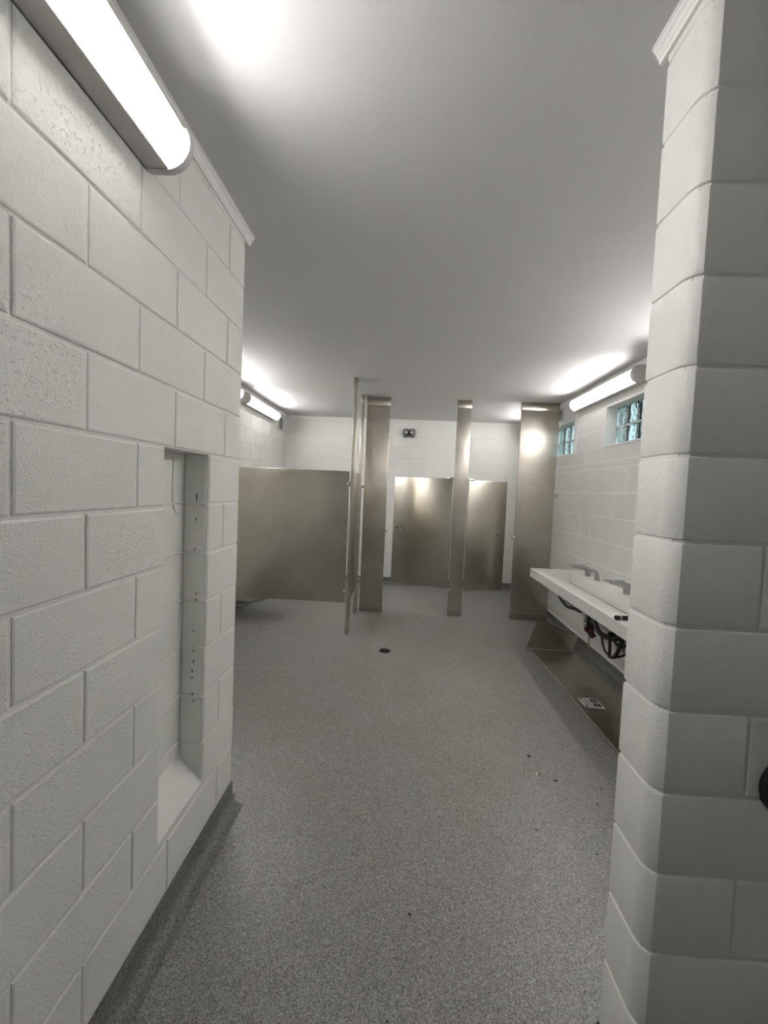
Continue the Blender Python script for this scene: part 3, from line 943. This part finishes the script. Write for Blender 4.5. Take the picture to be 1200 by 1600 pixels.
for r in range(6):
    u = 0.16+0.058*r
    for s in range(5):
        v0 = 0.20+s*0.125+random.uniform(0, .02)
        lquad(bm, u, u+0.020, v0, v0+random.uniform(0.07, 0.105))
bmesh.ops.recalc_face_normals(bm, faces=bm.faces[:])
obj('print', bm, M['ink'], lb)

# ------------------------------------------------------------------ floor drain, pipe stub, debris
t = thing('floor_drain', 'round black floor drain in the middle of the grey floor', 'drain', (-0.105, 4.122, 0))
obj('rim', lathe(B(), [(0, 0.0005), (.056, 0.0005), (.057, .003), (.050, .0045), (.046, .003), (0, .003)], 32), M['iron'], t, smooth=True)
bm = B()
for i in range(-3, 4):
    w = math.sqrt(max(.045**2-(i*.0125)**2, 0))
    add_box(bm, -w, w, i*.0125-.0035, i*.0125+.0035, .0025, .0045)
obj('grate', bm, M['iron'], t)
obj('screw', lathe(B(), [(0, .004), (.009, .004), (.008, .0065), (0, .007)], 14), M['pewter'], t, smooth=True)

t = thing('pipe_stub', 'dark round pipe sleeve in the right block wall at the picture edge', 'pipe', (0.955, Y_S0, 0.962))
bm = B()
prof = [(.060, .05), (.060, -.012), (.064, -.018), (.072, -.018), (.076, -.012), (.076, .002), (.076, .05)]
rings = [[bm.verts.new((r*math.cos(2*math.pi*j/32), h, r*math.sin(2*math.pi*j/32))) for j in range(32)] for r, h in prof]
for a, b_ in zip(rings, rings[1:]+rings[:1]):
    for j in range(32):
        bm.faces.new((a[j], a[(j+1) % 32], b_[(j+1) % 32], b_[j]))
bmesh.ops.recalc_face_normals(bm, faces=bm.faces[:])
obj('sleeve', bm, M['black'], t, smooth=True)
obj('plug', lathe(B(), [(0, -.004), (.059, -.004), (.0605, .004), (0, .004)], 32, axis='Y'), M['iron'], t, smooth=True)

def chip(label, x, y, sx, sy, sz, mat, rot, name='debris_chip', group=None):
    bm = B()
    bmesh.ops.create_icosphere(bm, subdivisions=1, radius=1)
    for v in bm.verts:
        k_ = 1+random.uniform(-.25, .2)
        v.co = Vector((v.co.x*sx*k_, v.co.y*sy*k_, max(v.co.z, -0.5)*sz))
    o = obj(name, bm, mat, None, loc=(x, y, sz*0.5), rot=(0, 0, rot))
    return tag(o, label, 'debris', group)
chip('roundish black chip on the floor, farthest of the larger chips near the sheet metal', 0.862, 2.561, .009, .012, .006, M['black'], .3)
w_ = chip('tiny white and red scrap on the floor among the black chips', 0.862, 2.395, .011, .010, .006, M['whitechip'], .2, 'paper_scrap')
obj('red_corner', box(.004, .013, -.010, .004, -.001, .006, bevel=.002, seg=1), M['red'], w_)
chip('oblong black chip on the floor just right of the white and red scrap', 0.952, 2.353, .015, .006, .005, M['black'], -.5)
chip('small slanted black sliver lying alone in the near centre of the floor', 0.101, 1.528, .011, .0045, .004, M['black'], -.7)
chip('small white pebble on the floor beside the end of the left wall base', -0.716+.03, 1.768, .006, .007, .006, M['whitechip'], .2)
CG = 'black crumbs on the floor'
for lab, x, y, a, b_ in (
        ('small black crumb on the floor below the oblong chip, well clear of the block stub', 0.726, 1.981, .006, .005),
        ('black crumb on the floor near the sheet metal, topmost of those beside the block stub', 1.188, 2.31, .006, .006),
        ('thin black thread-like crumb close beside the rounded block stub', 1.115, 2.189, .009, .003),
        ('black crumb touching the foot of the rounded block stub, lowest of those there', 0.966, 1.871, .006, .004),
        ('very thin dark sliver on the near floor, right of the lone slanted sliver', 0.318, 1.591, .005, .0025),
        ('minute black dot on the near floor directly below the lone slanted sliver', 0.128, 1.275, .003, .004),
        ('black speck at the very bottom edge of the floor', 0.027, 1.199, .004, .004),
        ('black speck on the floor left of the white and red scrap', 0.63, 2.21, .004, .004),
        ('black crumb on the floor just outside the hem of the steel sheet', 1.38, 3.75, .006, .006)):
    chip(lab, x, y, a, b_, .003, M['black'], random.uniform(-1, 1), 'debris_crumb', CG)
for lab, x, y in (('pale grit speck on the near floor at lower right, beside a dull stain', 0.614, 1.49),
                  ('pale grit speck on the near floor left of the lone slanted sliver', 0.0, 1.50),
                  ('pale grit speck on the floor just left of the printed steel sheet', 1.13, 2.55)):
    chip(lab, x, y, .0035, .0035, .003, M['whitechip'], 0, 'grit_speck', 'pale grit specks on the floor')
